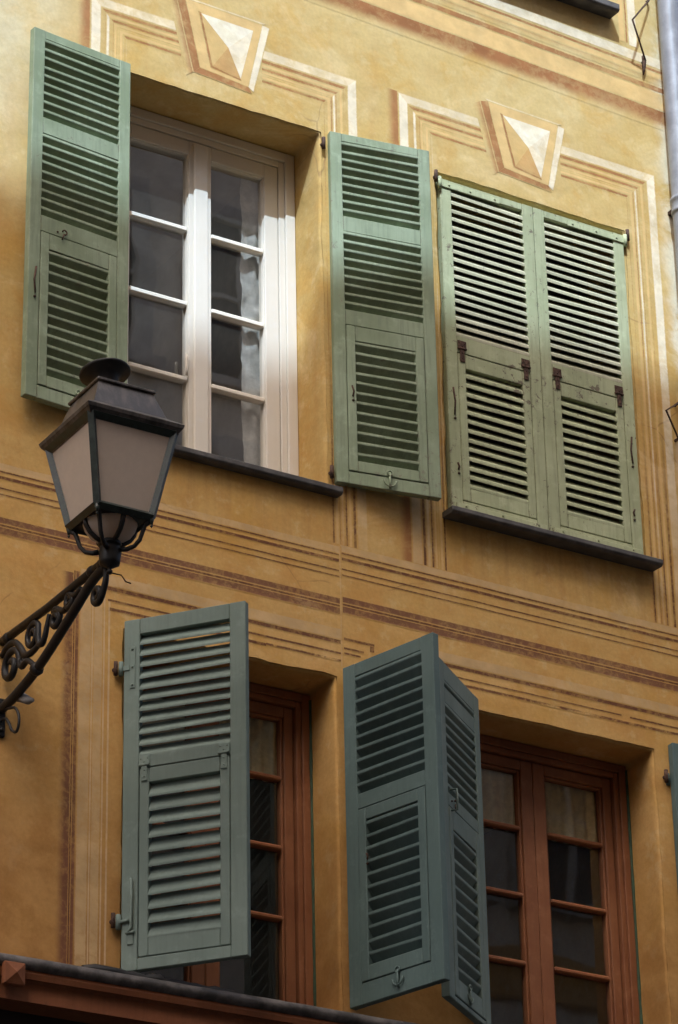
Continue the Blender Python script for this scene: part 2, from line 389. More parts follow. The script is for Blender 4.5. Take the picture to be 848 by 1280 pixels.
def build_wall():
    bm = bmesh.new()
    X0, X1, Z0, Z1 = -3.0, 9.66, -1.6, 14.2
    outer = [bm.verts.new((x, 0, z)) for x, z in ((X0, Z0), (X1, Z0), (X1, Z1), (X0, Z1))]
    edges = [bm.edges.new((outer[i], outer[(i + 1) % 4])) for i in range(4)]
    reveal = []
    for key, (x0, x1, z0, z1) in OPEN.items():
        def ring(off, y, amp):
            pts = []
            cs = [(x0 - off, z0 - off), (x1 + off, z0 - off), (x1 + off, z1 + off), (x0 - off, z1 + off)]
            for i in range(4):
                a, b = Vector(cs[i] + (0,)), Vector(cs[(i + 1) % 4] + (0,))
                n = int((b - a).length / 0.035)
                nrm = Vector(((b - a).y, -(b - a).x, 0)).normalized()
                for k in range(n):
                    q = a.lerp(b, k / n)
                    j = (jit((q.x, q.y, i * 3.1), 5.0, 1.0) + 0.6 * jit((q.x, q.y, i * 3.1 + 9), 17.0, 1.0)) * amp if k else 0
                    q = q + nrm * j
                    pts.append((q.x, y, q.y))
            return pts
        specs = [(0.014, 0.0, 0.008), (0.006, 0.003, 0.0075), (0.001, 0.011, 0.006), (0.0, 0.024, 0.004), (0.0, 0.10, 0.002), (0.0, 0.34, 0.0)]
        # same number of points for each ring
        base = ring(0.0, 0, 0); N = len(base)
        rings = []
        for off, y, amp in specs:
            pts = []
            cs = [(x0 - off, z0 - off), (x1 + off, z0 - off), (x1 + off, z1 + off), (x0 - off, z1 + off)]
            cb = [(x0, z0), (x1, z0), (x1, z1), (x0, z1)]
            for i in range(4):
                a, b = Vector(cs[i]), Vector(cs[(i + 1) % 4]); A, B = Vector(cb[i]), Vector(cb[(i + 1) % 4])
                n = int((B - A).length / 0.035); d = (B - A).normalized(); nrm = Vector((d.y, -d.x))
                for k in range(n):
                    q = a.lerp(b, k / n); s = A.lerp(B, k / n)
                    j = (jit((s.x, s.y, i * 3.1), 5.0, 1.0) + 0.6 * jit((s.x, s.y, i * 3.1 + 9), 17.0, 1.0)) * amp if k else 0
                    q = q + nrm * j
                    pts.append((q.x, y, q.y))
            rings.append([bm.verts.new(p) for p in pts])
        for i in range(len(rings[0])): edges.append(bm.edges.new((rings[0][i], rings[0][(i + 1) % len(rings[0])])))
        reveal.append(rings)
    bmesh.ops.triangle_fill(bm, use_beauty=True, use_dissolve=False, edges=edges, normal=(0, -1, 0))
    for f in bm.faces:
        if f.normal.y > 0: f.normal_flip()
    for rings in reveal:
        for A, B in zip(rings, rings[1:]):
            n = len(A)
            for i in range(n):
                f = bm.faces.new((A[i], B[i], B[(i + 1) % n], A[(i + 1) % n])); f.smooth = True
    # end return of the wall at the corner and top
    for q in (((X1, 0, Z0), (X1, 3.0, Z0), (X1, 3.0, Z1), (X1, 0, Z1)), ((X0, 0, Z1), (X1, 0, Z1), (X1, 3.0, Z1), (X0, 3.0, Z1))):
        bm.faces.new([bm.verts.new(p) for p in q])
    mb = MB(); mb.bm.free(); mb.bm = bm
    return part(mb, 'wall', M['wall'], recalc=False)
build_wall()

# eaves and roof of the house (above the picture)
mb = MB(); mb.box(-3.3, 9.9, -0.5, 3.1, 14.2, 14.42, 0.02); part(mb, 'roof', M['roofslate'])

# rooms behind the windows
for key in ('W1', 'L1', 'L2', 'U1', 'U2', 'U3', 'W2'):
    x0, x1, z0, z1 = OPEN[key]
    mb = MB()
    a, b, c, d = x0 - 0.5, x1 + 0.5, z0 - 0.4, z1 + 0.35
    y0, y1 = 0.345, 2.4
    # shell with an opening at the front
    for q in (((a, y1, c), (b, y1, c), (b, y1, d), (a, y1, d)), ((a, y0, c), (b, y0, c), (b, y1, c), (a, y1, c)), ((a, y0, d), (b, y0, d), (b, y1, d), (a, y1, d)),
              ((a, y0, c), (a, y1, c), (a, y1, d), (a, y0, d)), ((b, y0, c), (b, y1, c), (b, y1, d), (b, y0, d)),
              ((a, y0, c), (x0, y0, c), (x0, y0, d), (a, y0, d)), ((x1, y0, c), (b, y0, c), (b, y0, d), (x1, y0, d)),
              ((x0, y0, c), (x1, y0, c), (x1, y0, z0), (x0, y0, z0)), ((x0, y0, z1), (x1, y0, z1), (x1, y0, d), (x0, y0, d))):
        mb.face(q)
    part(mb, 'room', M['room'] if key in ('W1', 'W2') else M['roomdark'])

# ---- painted decoration ------------------------------------------------
class PM:
    def __init__(s, y): s.bm = bmesh.new(); s.uv = s.bm.loops.layers.uv.new('edge'); s.mats = []; s.y = y
    def strip(s, A, B, m, w=None):
        m = P[m]
        if m not in s.mats: s.mats.append(m)
        k = s.mats.index(m)
        for i in range(len(A) - 1):
            pts = [A[i], A[i + 1], B[i + 1], B[i]]
            if w is None:
                d = Vector(A[i + 1]) - Vector(A[i]); e = Vector(B[i]) - Vector(A[i])
                ww = abs(d.x * e.y - d.y * e.x) / max(d.length, 1e-6)
            else: ww = w
            f = s.bm.faces.new([s.bm.verts.new((p[0], s.y, p[1])) for p in pts]); f.material_index = k
            if f.normal.dot(Vector((0, 1, 0))) > 0: pass
            for l, (a, b) in zip(f.loops, ((0, ww), (0, ww), (ww, 0), (ww, 0))): l[s.uv].uv = (a, b)
    def h(s, x0, x1, zt, zb, m): s.strip([(x0, zt), (x1, zt)], [(x0, zb), (x1, zb)], m)
    def hs(s, x0, x1, zt0, zb0, zt1, zb1, m): s.strip([(x0, zt0), (x1, zt1)], [(x0, zb0), (x1, zb1)], m)
    def v(s, xl, xr, z0, z1, m): s.strip([(xl, z0), (xl, z1)], [(xr, z0), (xr, z1)], m)
    def poly(s, pts, m, edge=0.05):
        m = P[m]
        if m not in s.mats: s.mats.append(m)
        f = s.bm.faces.new([s.bm.verts.new((p[0], s.y, p[1])) for p in pts]); f.material_index = s.mats.index(m)
        for l in f.loops: l[s.uv].uv = (edge, edge)
    def build(s, name, label=None):
        bmesh.ops.recalc_face_normals(s.bm, faces=s.bm.faces[:])
        for f in s.bm.faces:
            f.normal_update()
            if f.normal.y > 0: f.normal_flip()
        me = bpy.data.meshes.new(name); s.bm.to_mesh(me); s.bm.free()
        for m in s.mats: me.materials.append(m)
        o = link(bpy.data.objects.new(name, me), house); o.location = -house_off
        if label: o['label'] = label
        return o

def surround(xl, xr, zt, zb, kx0, kx1):
    pm = PM(-0.0005)
    def off(o): return [(xl + o, zb), (xl + o, zt - o), (xr - o, zt - o), (xr - o, zb)]
    def seg(o0, o1, ml, mt, mr):
        A, B = off(o0), off(o1)
        pm.strip(A[0:2], B[0:2], ml)
        # the head stops on either side of the keystone
        pm.strip([A[1], (kx0, A[1][1])], [B[1], (kx0, B[1][1])], mt); pm.strip([(kx1, A[2][1]), A[2]], [(kx1, B[2][1]), B[2]], mt)
        pm.strip(A[2:4], B[2:4], mr)
    pm.v(xl - 0.078, xl - 0.001, zb, zt + 0.002, 'browns')
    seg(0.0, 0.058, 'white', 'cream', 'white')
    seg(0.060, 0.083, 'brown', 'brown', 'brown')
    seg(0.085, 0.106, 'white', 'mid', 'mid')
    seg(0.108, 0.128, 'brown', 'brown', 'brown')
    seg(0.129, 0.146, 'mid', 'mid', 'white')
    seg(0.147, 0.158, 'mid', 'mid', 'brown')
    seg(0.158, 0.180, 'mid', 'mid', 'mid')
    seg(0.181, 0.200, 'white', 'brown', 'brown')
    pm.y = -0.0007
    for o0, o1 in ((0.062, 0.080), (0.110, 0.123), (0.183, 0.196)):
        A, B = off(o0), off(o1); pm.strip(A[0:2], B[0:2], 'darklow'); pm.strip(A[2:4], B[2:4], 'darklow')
    return pm.build('painted_surround')
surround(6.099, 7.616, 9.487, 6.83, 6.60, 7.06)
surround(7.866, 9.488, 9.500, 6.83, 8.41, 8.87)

def keystone(dx, dz):
    T = lambda *pp: [(p[0] + dx, p[1] + dz) for p in pp]
    pm = PM(-0.0016)
    TL, TR, BR, BL = (6.625, 9.640), (7.062, 9.632), (6.978, 9.238), (6.708, 9.262)
    pm.poly(T(TL, TR, BR, BL), 'mid')
    # dark left and lower returns
    pm.strip(T((6.572, 9.628), (6.668, 9.222)), T((6.624, 9.641), (6.707, 9.262)), 'brown')
    pm.strip(T((6.53, 9.60), (6.63, 9.19)), T((6.573, 9.628), (6.669, 9.222)), 'browns')
    pm.strip(T((6.668, 9.222), (7.002, 9.200)), T((6.708, 9.261), (6.979, 9.237)), 'brown')
    # bright right return
    pm.strip(T((7.062, 9.632), (6.979, 9.238)), T((7.108, 9.624), (7.012, 9.212)), 'white')
    pm.strip(T((6.60, 9.657), (7.09, 9.648)), T((6.622, 9.641), (7.062, 9.633)), 'cream')
    a, b, c, d, e = (6.712, 9.583), (7.010, 9.579), (6.936, 9.268), (6.777, 9.292), (6.866, 9.43)
    for pts, mt in (((a, b, e), 'facepale'), ((b, c, e), 'white'), ((a, e, d), 'facemid'), ((e, c, d), 'facedark')):
        pts = T(*pts); m = P[mt]
        if m not in pm.mats: pm.mats.append(m)
        f = pm.bm.faces.new([pm.bm.verts.new((p[0], -0.0024, p[1])) for p in pts]); f.material_index = pm.mats.index(m)
        for l in f.loops: l[pm.uv].uv = (0.05, 0.05)
    yy = pm.y; pm.y = -0.0020
    pm.strip(T((6.692, 9.594), (6.762, 9.276)), T((6.713, 9.588), (6.779, 9.291)), 'brown')
    pm.strip(T((6.764, 9.277), (6.942, 9.254)), T((6.780, 9.292), (6.937, 9.268)), 'brown')
    return pm.build('painted_keystone')
keystone(0, 0)
keystone(1.803, -0.018)

def bands():
    # string course between the storeys
    pm = PM(-0.0010)
    XL, XS, XR = -3.0, 7.462, 9.655
    def both(zt, zb, m, d=0.012):
        pm.h(XL, XS, zt, zb, m); pm.h(XS, XR, zt + d, zb + d, m)
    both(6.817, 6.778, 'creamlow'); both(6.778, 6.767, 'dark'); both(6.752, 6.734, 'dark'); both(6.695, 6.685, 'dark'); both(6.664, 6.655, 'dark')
    both(6.549, 6.515, 'purple'); both(6.5145, 6.5005, 'dark'); both(6.500, 6.462, 'purple')
    pm.y = -0.0013; pm.v(7.452, 7.462, 6.20, 6.82, 'creamlow'); pm.v(7.4625, 7.467, 6.20, 6.82, 'purple'); pm.y = -0.0010
    # the lower surround reads as a second moulding
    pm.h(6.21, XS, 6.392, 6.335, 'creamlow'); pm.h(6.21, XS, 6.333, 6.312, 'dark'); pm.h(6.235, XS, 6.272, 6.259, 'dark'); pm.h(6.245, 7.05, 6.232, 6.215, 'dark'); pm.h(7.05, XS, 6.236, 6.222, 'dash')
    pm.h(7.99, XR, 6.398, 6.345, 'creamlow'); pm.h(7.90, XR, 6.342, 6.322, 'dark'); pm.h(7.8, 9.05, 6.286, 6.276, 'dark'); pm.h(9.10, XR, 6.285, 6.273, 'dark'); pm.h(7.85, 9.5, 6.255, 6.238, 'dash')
    pm.h(7.47, 7.637, 6.352, 6.337, 'dark'); pm.v(7.612, 7.637, 6.308, 6.337, 'dark'); pm.h(7.47, 7.578, 6.303, 6.29, 'dark'); pm.h(7.47, 7.56, 6.277, 6.264, 'dark')
    pm.build('painted_string_course')
    pm = PM(-0.0005)
    # left leg of the lower surround
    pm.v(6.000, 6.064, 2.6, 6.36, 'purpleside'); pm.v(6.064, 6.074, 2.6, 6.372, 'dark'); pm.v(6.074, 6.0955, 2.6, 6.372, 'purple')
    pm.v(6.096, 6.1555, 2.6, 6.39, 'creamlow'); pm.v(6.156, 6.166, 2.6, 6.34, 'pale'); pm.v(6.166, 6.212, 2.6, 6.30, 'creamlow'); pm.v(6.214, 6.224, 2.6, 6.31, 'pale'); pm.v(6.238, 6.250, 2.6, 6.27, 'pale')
    pm.build('painted_surround')
    # cornice under the upper windows
    pm = PM(-0.0008)
    def sl(zt, zb, m): pm.hs(3.0, 9.64, zt + 0.175, zb + 0.175, zt - 0.022, zb - 0.022, m)
    sl(10.291, 10.224, 'white'); sl(10.216, 10.194, 'brown'); sl(10.1935, 10.157, 'mid'); sl(10.156, 10.118, 'browns2'); sl(10.106, 10.070, 'brown'); sl(10.066, 9.955, 'mid')
    sl(9.954, 9.828, 'browns2'); pass
    # leg of the next surround up
    pm.y = -0.0006
    pm.v(9.312, 9.355, 10.31, 12.6, 'mid'); pm.v(9.357, 9.372, 10.31, 12.6, 'brown'); pm.v(9.376, 9.436, 10.30, 12.6, 'white')
    pm.build('painted_cornice')
bands()

# peeled stucco by the drainpipe corner
# ---- sills --------------------------------------------------------------
for x0, x1, zt, zb, pr in ((6.20, 7.452, 7.104, 7.072, 0.055), (8.045, 9.300, 7.140, 7.110, 0.092), (8.02, 9.262, 10.472, 10.430, 0.092), (6.2, 7.46, 10.472, 10.430, 0.092), (6.25, 7.43, 4.50, 4.46, 0.06), (8.06, 9.29, 4.50, 4.46, 0.06)):
    mb = MB()
    mb.prism([(-pr, zb + 0.006), (-pr, zt), (0.30, zt + 0.002), (0.30, zt - 0.02), (0.002, zb - 0.003), (-pr + 0.012, zb - 0.006)], x0, x1)
    bmesh.ops.bevel(mb.bm, geom=mb.bm.edges[:], offset=0.003, segments=1, affect='EDGES')
    part(mb, 'window_sill', M['slate'])

# ---- windows -------------------------------------------------------------
def window(key, mat, glass, rows, casing, sash, cover, yf=0.235, ys=0.252, yg=0.285, bar=0.014, railtop=0.09, bottom=0.10, skipz=None, frame_top=0.085):
    x0, x1, z0, z1 = OPEN[key]
    cx = (x0 + x1) / 2
    mb = MB()
    a, b = x0 + 0.002, x1 - 0.002; zt = z1 - 0.004
    # fixed frame, stepped
    mb.box(a, a + casing * 0.62, yf, 0.335, z0, zt, 0.003); mb.box(b - casing * 0.62, b, yf, 0.335, z0, zt, 0.003)
    mb.box(a + casing * 0.62, a + casing, yf + 0.012, 0.335, z0, zt - frame_top * 0.62, 0.003); mb.box(b - casing, b - casing * 0.62, yf + 0.012, 0.335, z0, zt - frame_top * 0.62, 0.003)
    mb.box(a + casing * 0.62, b - casing * 0.62, yf, 0.335, zt - frame_top * 0.6, zt, 0.003)
    mb.box(a + casing, b - casing, yf + 0.012, 0.335, zt - frame_top, zt - frame_top * 0.6 - 0.0005, 0.003)
    mb.box(a + casing, b - casing, yf + 0.004, 0.335, z0, z0 + 0.04, 0.003)
    w = part(mb, 'window', mat)
    # two sashes
    for sgn in (-1, 1):
        xa, xb = (a + casing + 0.003, cx - 0.0015) if sgn < 0 else (cx + 0.0015, b - casing - 0.003)
        za, zb = z0 + 0.043, zt - frame_top - 0.003
        so, si = (sash - (0.022 if key == 'W1' and sgn < 0 else 0), cover)
        ga, gb = (xa + so, xb - si) if sgn < 0 else (xa + si, xb - so)
        gz0, gz1 = za + bottom - 0.043, zb - (railtop - 0.003)
        m2 = MB()
        m2.box(xa, ga, ys, 0.318, za, zb, 0.004); m2.box(gb, xb, ys, 0.318, za, zb, 0.004)
        m2.box(ga, gb, ys, 0.318, za, gz0, 0.004); m2.box(ga, gb, ys, 0.318, gz1, zb, 0.004)
        # stop moulding round the glass
        sw = 0.003 if key == 'W1' else 0.012
        for q in ((ga, ga + sw, gz0, gz1), (gb - sw, gb, gz0, gz1)): m2.box(q[0], q[1], ys + 0.012, 0.30, q[2], q[3], sw * 0.3)
        m2.box(ga + sw, gb - sw, ys + 0.012, 0.30, gz1 - sw, gz1, sw * 0.3); m2.box(ga + sw, gb - sw, ys + 0.012, 0.30, gz0, gz0 + sw, sw * 0.3)
        for z in rows: m2.box(ga + sw, gb - sw, ys + 0.004, 0.30, z - bar, z + bar, 0.006)
        s = m2.build('sash', mat, w)
        m3 = MB(); m3.face(((ga, yg, gz0), (gb, yg, gz0), (gb, yg, gz1), (ga, yg, gz1)))
        m3.build('pane', glass, w)
    if key == 'W1':
        m4 = MB(); m4.box(cx - 0.040, cx + 0.040, ys - 0.016, ys - 0.0005, z0 + 0.06, zt - frame_top - 0.012, 0.006)
        m4.build('cover_strip', mat, w)
        m5 = MB(); m5.tube([(cx - 0.085, ys - 0.018, 7.66 + 0.06 * k) for k in (0, 0.5, 1, 1.5, 2)], [0.006, 0.008, 0.009, 0.008, 0.006]); m5.build('handle', mat, w)
    return w
W = window('W1', M['white'], M['glass'], (7.655, 8.07, 8.49), 0.088, 0.078, 0.062, railtop=0.085)
W['label'] = 'white painted window with eight panes between open green shutters'
for k, lab in (('L1', 'red brown window half hidden behind an open grey green shutter'), ('L2', 'red brown window below the closed olive shutters')):
    w = window(k, M['redwood'], M['glassdark'], (5.025, 5.362, 5.70), 0.072, 0.05, 0.068, yf=0.215, ys=0.25, railtop=0.055, frame_top=0.07, bar=0.011)
    w['label'] = lab
    x0, x1, z0, z1 = OPEN[k]
    mb = MB(); mb.tube([(x1 - 0.004, 0.212, z0 + 0.1 * i) for i in range(17)], [0.006 + 0.004 * random.random() for i in range(17)], 6); mb.build('weather_strip', M['verd'], w)
for k in ('U1', 'U2', 'U3'): window(k, M['white'], M['glass'], (10.95, 11.35, 11.75), 0.088, 0.078, 0.062)

# ---- shutters --------------------------------------------------------------
T = 0.040
def leaf(pivot, deg, side, w, h, mat, secs, flap, label, stile=0.062, slat_t=0.0165, rise=0.66, smat=None, hardware=()):
    """local: x from hinge, y 0 (outside) to T (inside), z up. secs: (z0, z1, n). flap: (z0, z1, lz0, lz1, n)"""
    sx = side
    Mx = Matrix.Scale(-1, 4, Vector((1, 0, 0))) if side < 0 else Matrix.Identity(4)
    def slats(mb, xa, xb, z0, z1, n):
        p = (z1 - z0) / n
        for i in range(n):
            z = z0 + (i + 0.5) * p + random.uniform(-0.0018, 0.0018)
            hh = rise * p * 0.5 * random.uniform(0.93, 1.07); vv = slat_t * 0.5; sag = random.uniform(-0.003, 0.003)
            if random.random() < 0.06: sag *= 2.5
            y0, y1 = 0.002, T - 0.002
            prof = [(y0, -hh - vv), (y0, -hh + vv), (y1, hh + vv), (y1, hh - vv)]
            A = [mb.bm.verts.new((xa, y, z + q - sag)) for y, q in prof]; B = [mb.bm.verts.new((xb, y, z + q + sag)) for y, q in prof]
            fs = [mb.bm.faces.new(A), mb.bm.faces.new(B[::-1])] + [mb.bm.faces.new((A[k], A[(k + 1) % 4], B[(k + 1) % 4], B[k])) for k in range(4)]
            es = list({e for f_ in fs[2:] for e in f_.edges if (e.verts[0] in A) != (e.verts[1] in A)})
            bmesh.ops.bevel(mb.bm, geom=es, offset=0.0025, segments=1, affect='EDGES')
    mb = MB()
    mb.box(0, stile, 0, T, 0, h, 0.003); mb.box(w - stile, w, 0, T, 0, h, 0.003)
    solid = []  # rails: everything that is not louvre or flap
    spans = sorted([(a, b) for a, b, n in secs] + ([(flap[0], flap[1])] if flap else []))
    z = 0.0
    for a, b in spans:
        if a - z > 0.004: mb.box(stile + 0.0005, w - stile - 0.0005, 0.0015, T - 0.0015, z, a, 0.003)
        z = b
    if h - z > 0.004: mb.box(stile + 0.0005, w - stile - 0.0005, 0.0015, T - 0.0015, z, h, 0.003)
    def fin(m, name, mt, parent=None):
        if side < 0: bmesh.ops.transform(m.bm, matrix=Mx, verts=m.bm.verts[:])
        return m.build(name, mt, parent)
    root = fin(mb, 'shutter', mat, house)
    root.location = Vector(pivot) - house_off
    root.rotation_euler = (0, 0, -R(deg) if side > 0 else R(deg))
    root['label'] = label
    if secs:
        mb = MB()
        for a, b, n in secs: slats(mb, stile - 0.004, w - stile + 0.004, a, b, n)
        fin(mb, 'louvre_panel', smat or mat, root)
    if flap:
        a, b, la, lb, n = flap
        mb = MB(); g = 0.0035; fs = 0.045
        x0, x1 = stile + g, w - stile - g
        mb.box(x0, x0 + fs, 0.001, T + 0.002, a + g, b - g, 0.0035); mb.box(x1 - fs, x1, 0.001, T + 0.002, a + g, b - g, 0.0035)
        mb.box(x0 + fs + 0.0005, x1 - fs - 0.0005, 0.002, T + 0.001, a + g, la, 0.003); mb.box(x0 + fs + 0.0005, x1 - fs - 0.0005, 0.002, T + 0.001, lb, b - g, 0.003)
        slats(mb, x0 + fs - 0.004, x1 - fs + 0.004, la, lb, n)
        fin(mb, 'flap', mat, root)
    for hw in hardware:
        kind = hw[0]; m = MB(); mt = mat; name = kind
        if kind == 'strap':            # long strap from the hinge across the outside
            _, z, L = hw
            m.box(-0.018, L, -0.007, -0.0005, z - 0.017, z + 0.017, 0.002)
            for q in (0.05, L * 0.5, L - 0.03): m.lathe((q, -0.008, z), [(0.0, 0.006), (0.006, 0.0), (0.0, -0.006)], 8)
            m.tube([(-0.006, -0.006, z - 0.035), (-0.006, -0.006, z + 0.035)], 0.011)
            name = 'strap_hinge'
        elif kind == 'plate':          # vertical plate with knuckle on the hinge stile
            _, z, L = hw
            m.box(0.030, 0.056, -0.005, -0.0005, z - L / 2, z + L / 2, 0.002); m.box(-0.014, 0.030, -0.005, -0.0005, z - 0.012, z + 0.012, 0.002)
            m.tube([(-0.012, -0.004, z - 0.032), (-0.012, -0.004, z + 0.032)], 0.012)
            for q in (-L / 2 + 0.015, L / 2 - 0.015, 0): m.lathe((0.043, -0.006, z + q), [(0.0, 0.007), (0.007, 0.0), (0.0, -0.007)], 8)
            name = 'hinge'
        elif kind == 'flaphinge':      # small plate hinge between rail and flap, on face y
            _, z, face, col = hw[:4]
            if col: mt = M[col]
            yy = (-0.005, -0.0005) if face == 'out' else (T + 0.0025, T + 0.007)
            for x in ((stile + 0.028,) if hw[4:] else (w - stile - 0.028,)):
                m.box(x - 0.026, x + 0.026, yy[0], yy[1], z + 0.003, z + 0.045, 0.002)
                m.box(x - 0.014, x + 0.014, yy[0], yy[1], z - 0.075, z - 0.003, 0.003)
                m.tube([(x - 0.026, (yy[0] + yy[1]) / 2, z), (x + 0.026, (yy[0] + yy[1]) / 2, z)], 0.0065)
                for qx, qz in ((-0.016, 0.03), (0.016, 0.03), (0, 0.014), (0, -0.025), (0, -0.055)):
                    m.lathe((x + qx, yy[0] if face == 'out' else yy[1], z + qz), [(0.0, 0.0045), (0.0045, 0.0), (0.0, -0.0045)], 6)
            name = 'flap_hinge'
        elif kind == 'hook':           # anchor shaped catch on the inside bottom rail
            _, x, z = hw
            y = T + 0.006; mt = M['iron'] if len(hw) < 4 and False else mat
            m.tube([(x, y, z + 0.05), (x, y + 0.004, z), (x, y, z - 0.03)], 0.006)
            m.tube([(x - 0.032 * math.cos(q), y + 0.003, z + 0.012 - 0.032 * math.sin(q)) for q in [math.pi * k / 8 for k in range(9)]], 0.0045, 6)
            m.tube([(x + 0.013 * math.cos(q), y + 0.003, z + 0.05 + 0.013 * math.sin(q)) for q in [2 * math.pi * k / 10 for k in range(10)]], 0.004, 6, closed=True)
            name = 'catch'
        elif kind == 'rod':            # vertical bolt on the outside of the hinge stile
            _, x, z0, z1 = hw
            m.tube([(x, -0.004, z1 + 0.01), (x + 0.006, -0.013, z1 + 0.004), (x + 0.006, -0.013, z0 + 0.02), (x - 0.002, -0.012, z0 + 0.006), (x - 0.016, -0.004, z0)], 0.0062)
            m.box(x - 0.016, x + 0.014, -0.005, -0.0005, z0 - 0.055, z0 + 0.004, 0.003)
            m.tube([(x - 0.02, -0.008, z0 - 0.001), (x + 0.02, -0.008, z0 - 0.001)], 0.007)
            m.tube([(x - 0.055, -0.006, z0 + 0.05), (x, -0.006, z0 + 0.055)], 0.009); m.tube([(x - 0.055, -0.006, z0 + 0.02), (x - 0.055, -0.006, z0 + 0.085)], 0.013)
            name = 'bolt'
        elif kind == 'handle':         # pull handle on the inside
            _, x, z0, z1 = hw
            y = T
            m.tube([(x, y, z1), (x, y + 0.03, z1), (x, y + 0.032, (z0 + z1) / 2), (x, y + 0.03, z0), (x, y, z0)], 0.0055, 8)
            name = 'handle'
        elif kind == 'ring':
            _, x, z = hw
            y = T + 0.007; mt = M['rust']
            m.tube([(x + 0.012 * math.cos(q), y, z + 0.012 * math.sin(q)) for q in [2 * math.pi * k / 10 for k in range(9)]], 0.0035, 6)
            m.tube([(x + 0.004, y, z - 0.01), (x + 0.016, y + 0.004, z - 0.045)], 0.0032, 6)
            m.lathe((x + 0.035, T + 0.001, z - 0.004), [(0.0, 0.006), (0.006, 0.0), (0.0, -0.006)], 8)
            name = 'latch'
        elif kind == 'scar':           # bolt and screw marks, bare iron
            _, x, z0, z1, face = hw
            mt = M['rust']; y = -0.003 if face == 'out' else T + 0.003
            m.tube([(x, y, z0), (x + 0.006, y, (z0 + z1) / 2), (x - 0.003, y, z1)], 0.0045, 6)
            m.lathe((x + 0.002, y, z0 - 0.02), [(0.0, 0.008), (0.008, 0.0), (0.0, -0.008)], 8)
            name = 'bolt'
        elif kind == 'bar':            # nailed timber bar
            _, x0, x1, z0, z1 = hw
            m.box(x0, x1, -0.014, -0.0005, z0, z1, 0.003)
            for q in (0.1, 0.5, 0.9): m.lathe((x0 + (x1 - x0) * q, -0.015, (z0 + z1) / 2), [(0.0, 0.006), (0.006, 0.0), (0.0, -0.006)], 8)
            name = 'batten'
        fin(m, name, mt, root)
    return root

H1 = 1.985
def fr(h, *q): return [h * v for v in q]
def secs_three(h, n1, n2, n3):
    f = lambda t: h * (1 - t)
    return [(f(0.245), f(0.024), n1), (f(0.515), f(0.290), n2)], (f(0.966), f(0.558), f(0.935), f(0.602), n3)
s, fl = secs_three(H1, 9, 9, 12)
leaf((6.302, 0.008, 7.145), 174.6, 1, 0.548, H1, M['green'], s, fl, 'sage green shutter folded open beside the white window, above the street lamp',
     hardware=(('hook', 0.27, 0.035), ('ring', 0.36, H1 * 0.455), ('scar', 0.51, H1 * 0.27, H1 * 0.34, 'in'), ('plate', 1.85, 0.1), ('plate', 0.15, 0.1)))
H1b = 1.965
s, fl = secs_three(H1b, 9, 9, 12)
# left hinged leaf folded back: opened to the right of the window
leaf((7.437 , 0.006, 7.14), 170.4, -1, 0.54, H1b, M['green'], s, fl, 'sage green shutter folded open between the white window and the closed olive shutters',
     hardware=(('hook', 0.27, 0.035), ('scar', 0.09, H1b * 0.24, H1b * 0.27, 'in'), ('plate', 1.85, 0.1), ('plate', 0.1, 0.1)))
# closed pair
H2 = 1.885
f = lambda t: H2 * (1 - t)
s = [(f(0.478), f(0.022), 18)]; fl = (f(0.966), f(0.528), f(0.925), f(0.572), 13)
for side, px, lab in ((1, 8.096, 'closed olive shutter with rusty hinges, on the side of the open green shutter'), (-1, 9.243, 'closed olive shutter with rusty hinges, on the side of the drainpipe')):
    leaf((px, -0.012, 7.163), 0, side, 0.5715, H2, M['olive'], s, fl, lab, stile=0.066, slat_t=0.019, rise=0.80, smat=M['oliveslat'],
         hardware=(('flaphinge', f(0.516), 'out', 'rust'), ('flaphinge', f(0.516), 'out', 'rust', 1), ('strap', H2 - 0.035, 0.36), ('bar', 0.02, 0.555, 0.012, 0.040), ('scar', 0.035, H2 * 0.28, H2 * 0.36, 'out'), ('scar', 0.045, H2 * 0.12, H2 * 0.14, 'out')))
# lower shutters
H3 = 1.632
f = lambda t: H3 * (1 - t)
s = [(f(0.405), f(0.046), 11)]; fl = (f(0.967), f(0.438), f(0.914), f(0.482), 11)
leaf((6.304, -0.030, 4.533), 51.4, 1, 0.578, H3, M['teal'], s, fl, 'grey green shutter standing half open over the lower window, next to the lamp bracket', stile=0.075, slat_t=0.013, rise=0.98,
     hardware=(('plate', 1.40, 0.20), ('flaphinge', f(0.432), 'out', None), ('flaphinge', f(0.432), 'out', None, 1), ('rod', 0.045, 0.17, 0.40)))
s = [(f(0.395), f(0.040), 10)]; fl = (f(0.940), f(0.440), f(0.895), f(0.478), 11)
leaf((7.479, -0.020, 4.545), 104.6, -1, 0.565, H3, M['teal2'], s, fl, 'blue green shutter pushed straight out from the wall between the two lower windows', stile=0.075,
     hardware=(('hook', 0.30, 0.055), ('plate', 1.4, 0.12), ('plate', 0.2, 0.12), ('scar', 0.13, 0.66, 0.69, 'in')))
s = [(f(0.082), f(0.062), 1), (f(0.398), f(0.130), 9)]; fl = (f(0.985), f(0.437), f(0.930), f(0.500), 11)
leaf((8.166, -0.002, 4.555), 143.0, 1, 0.55, H3 - 0.01, M['teal'], s, fl, 'grey green shutter swung wide open against the blue green one, seen edge on', stile=0.07,
     hardware=(('handle', 0.45, 0.90, 1.0), ('hook', 0.30, 0.06), ('plate', 1.4, 0.12), ('plate', 0.2, 0.12), ('ring', 0.4, f(0.415))))
s = [(f(0.395), f(0.040), 10)]; fl = (f(0.940), f(0.440), f(0.895), f(0.478), 11)
leaf((9.318, -0.002, 4.545), 176, -1, 0.555, H3, M['teal2'], s, fl, 'blue green shutter folded back on the wall at the edge of the view',
     hardware=(('plate', 1.45, 0.12), ('plate', 0.2, 0.12)))

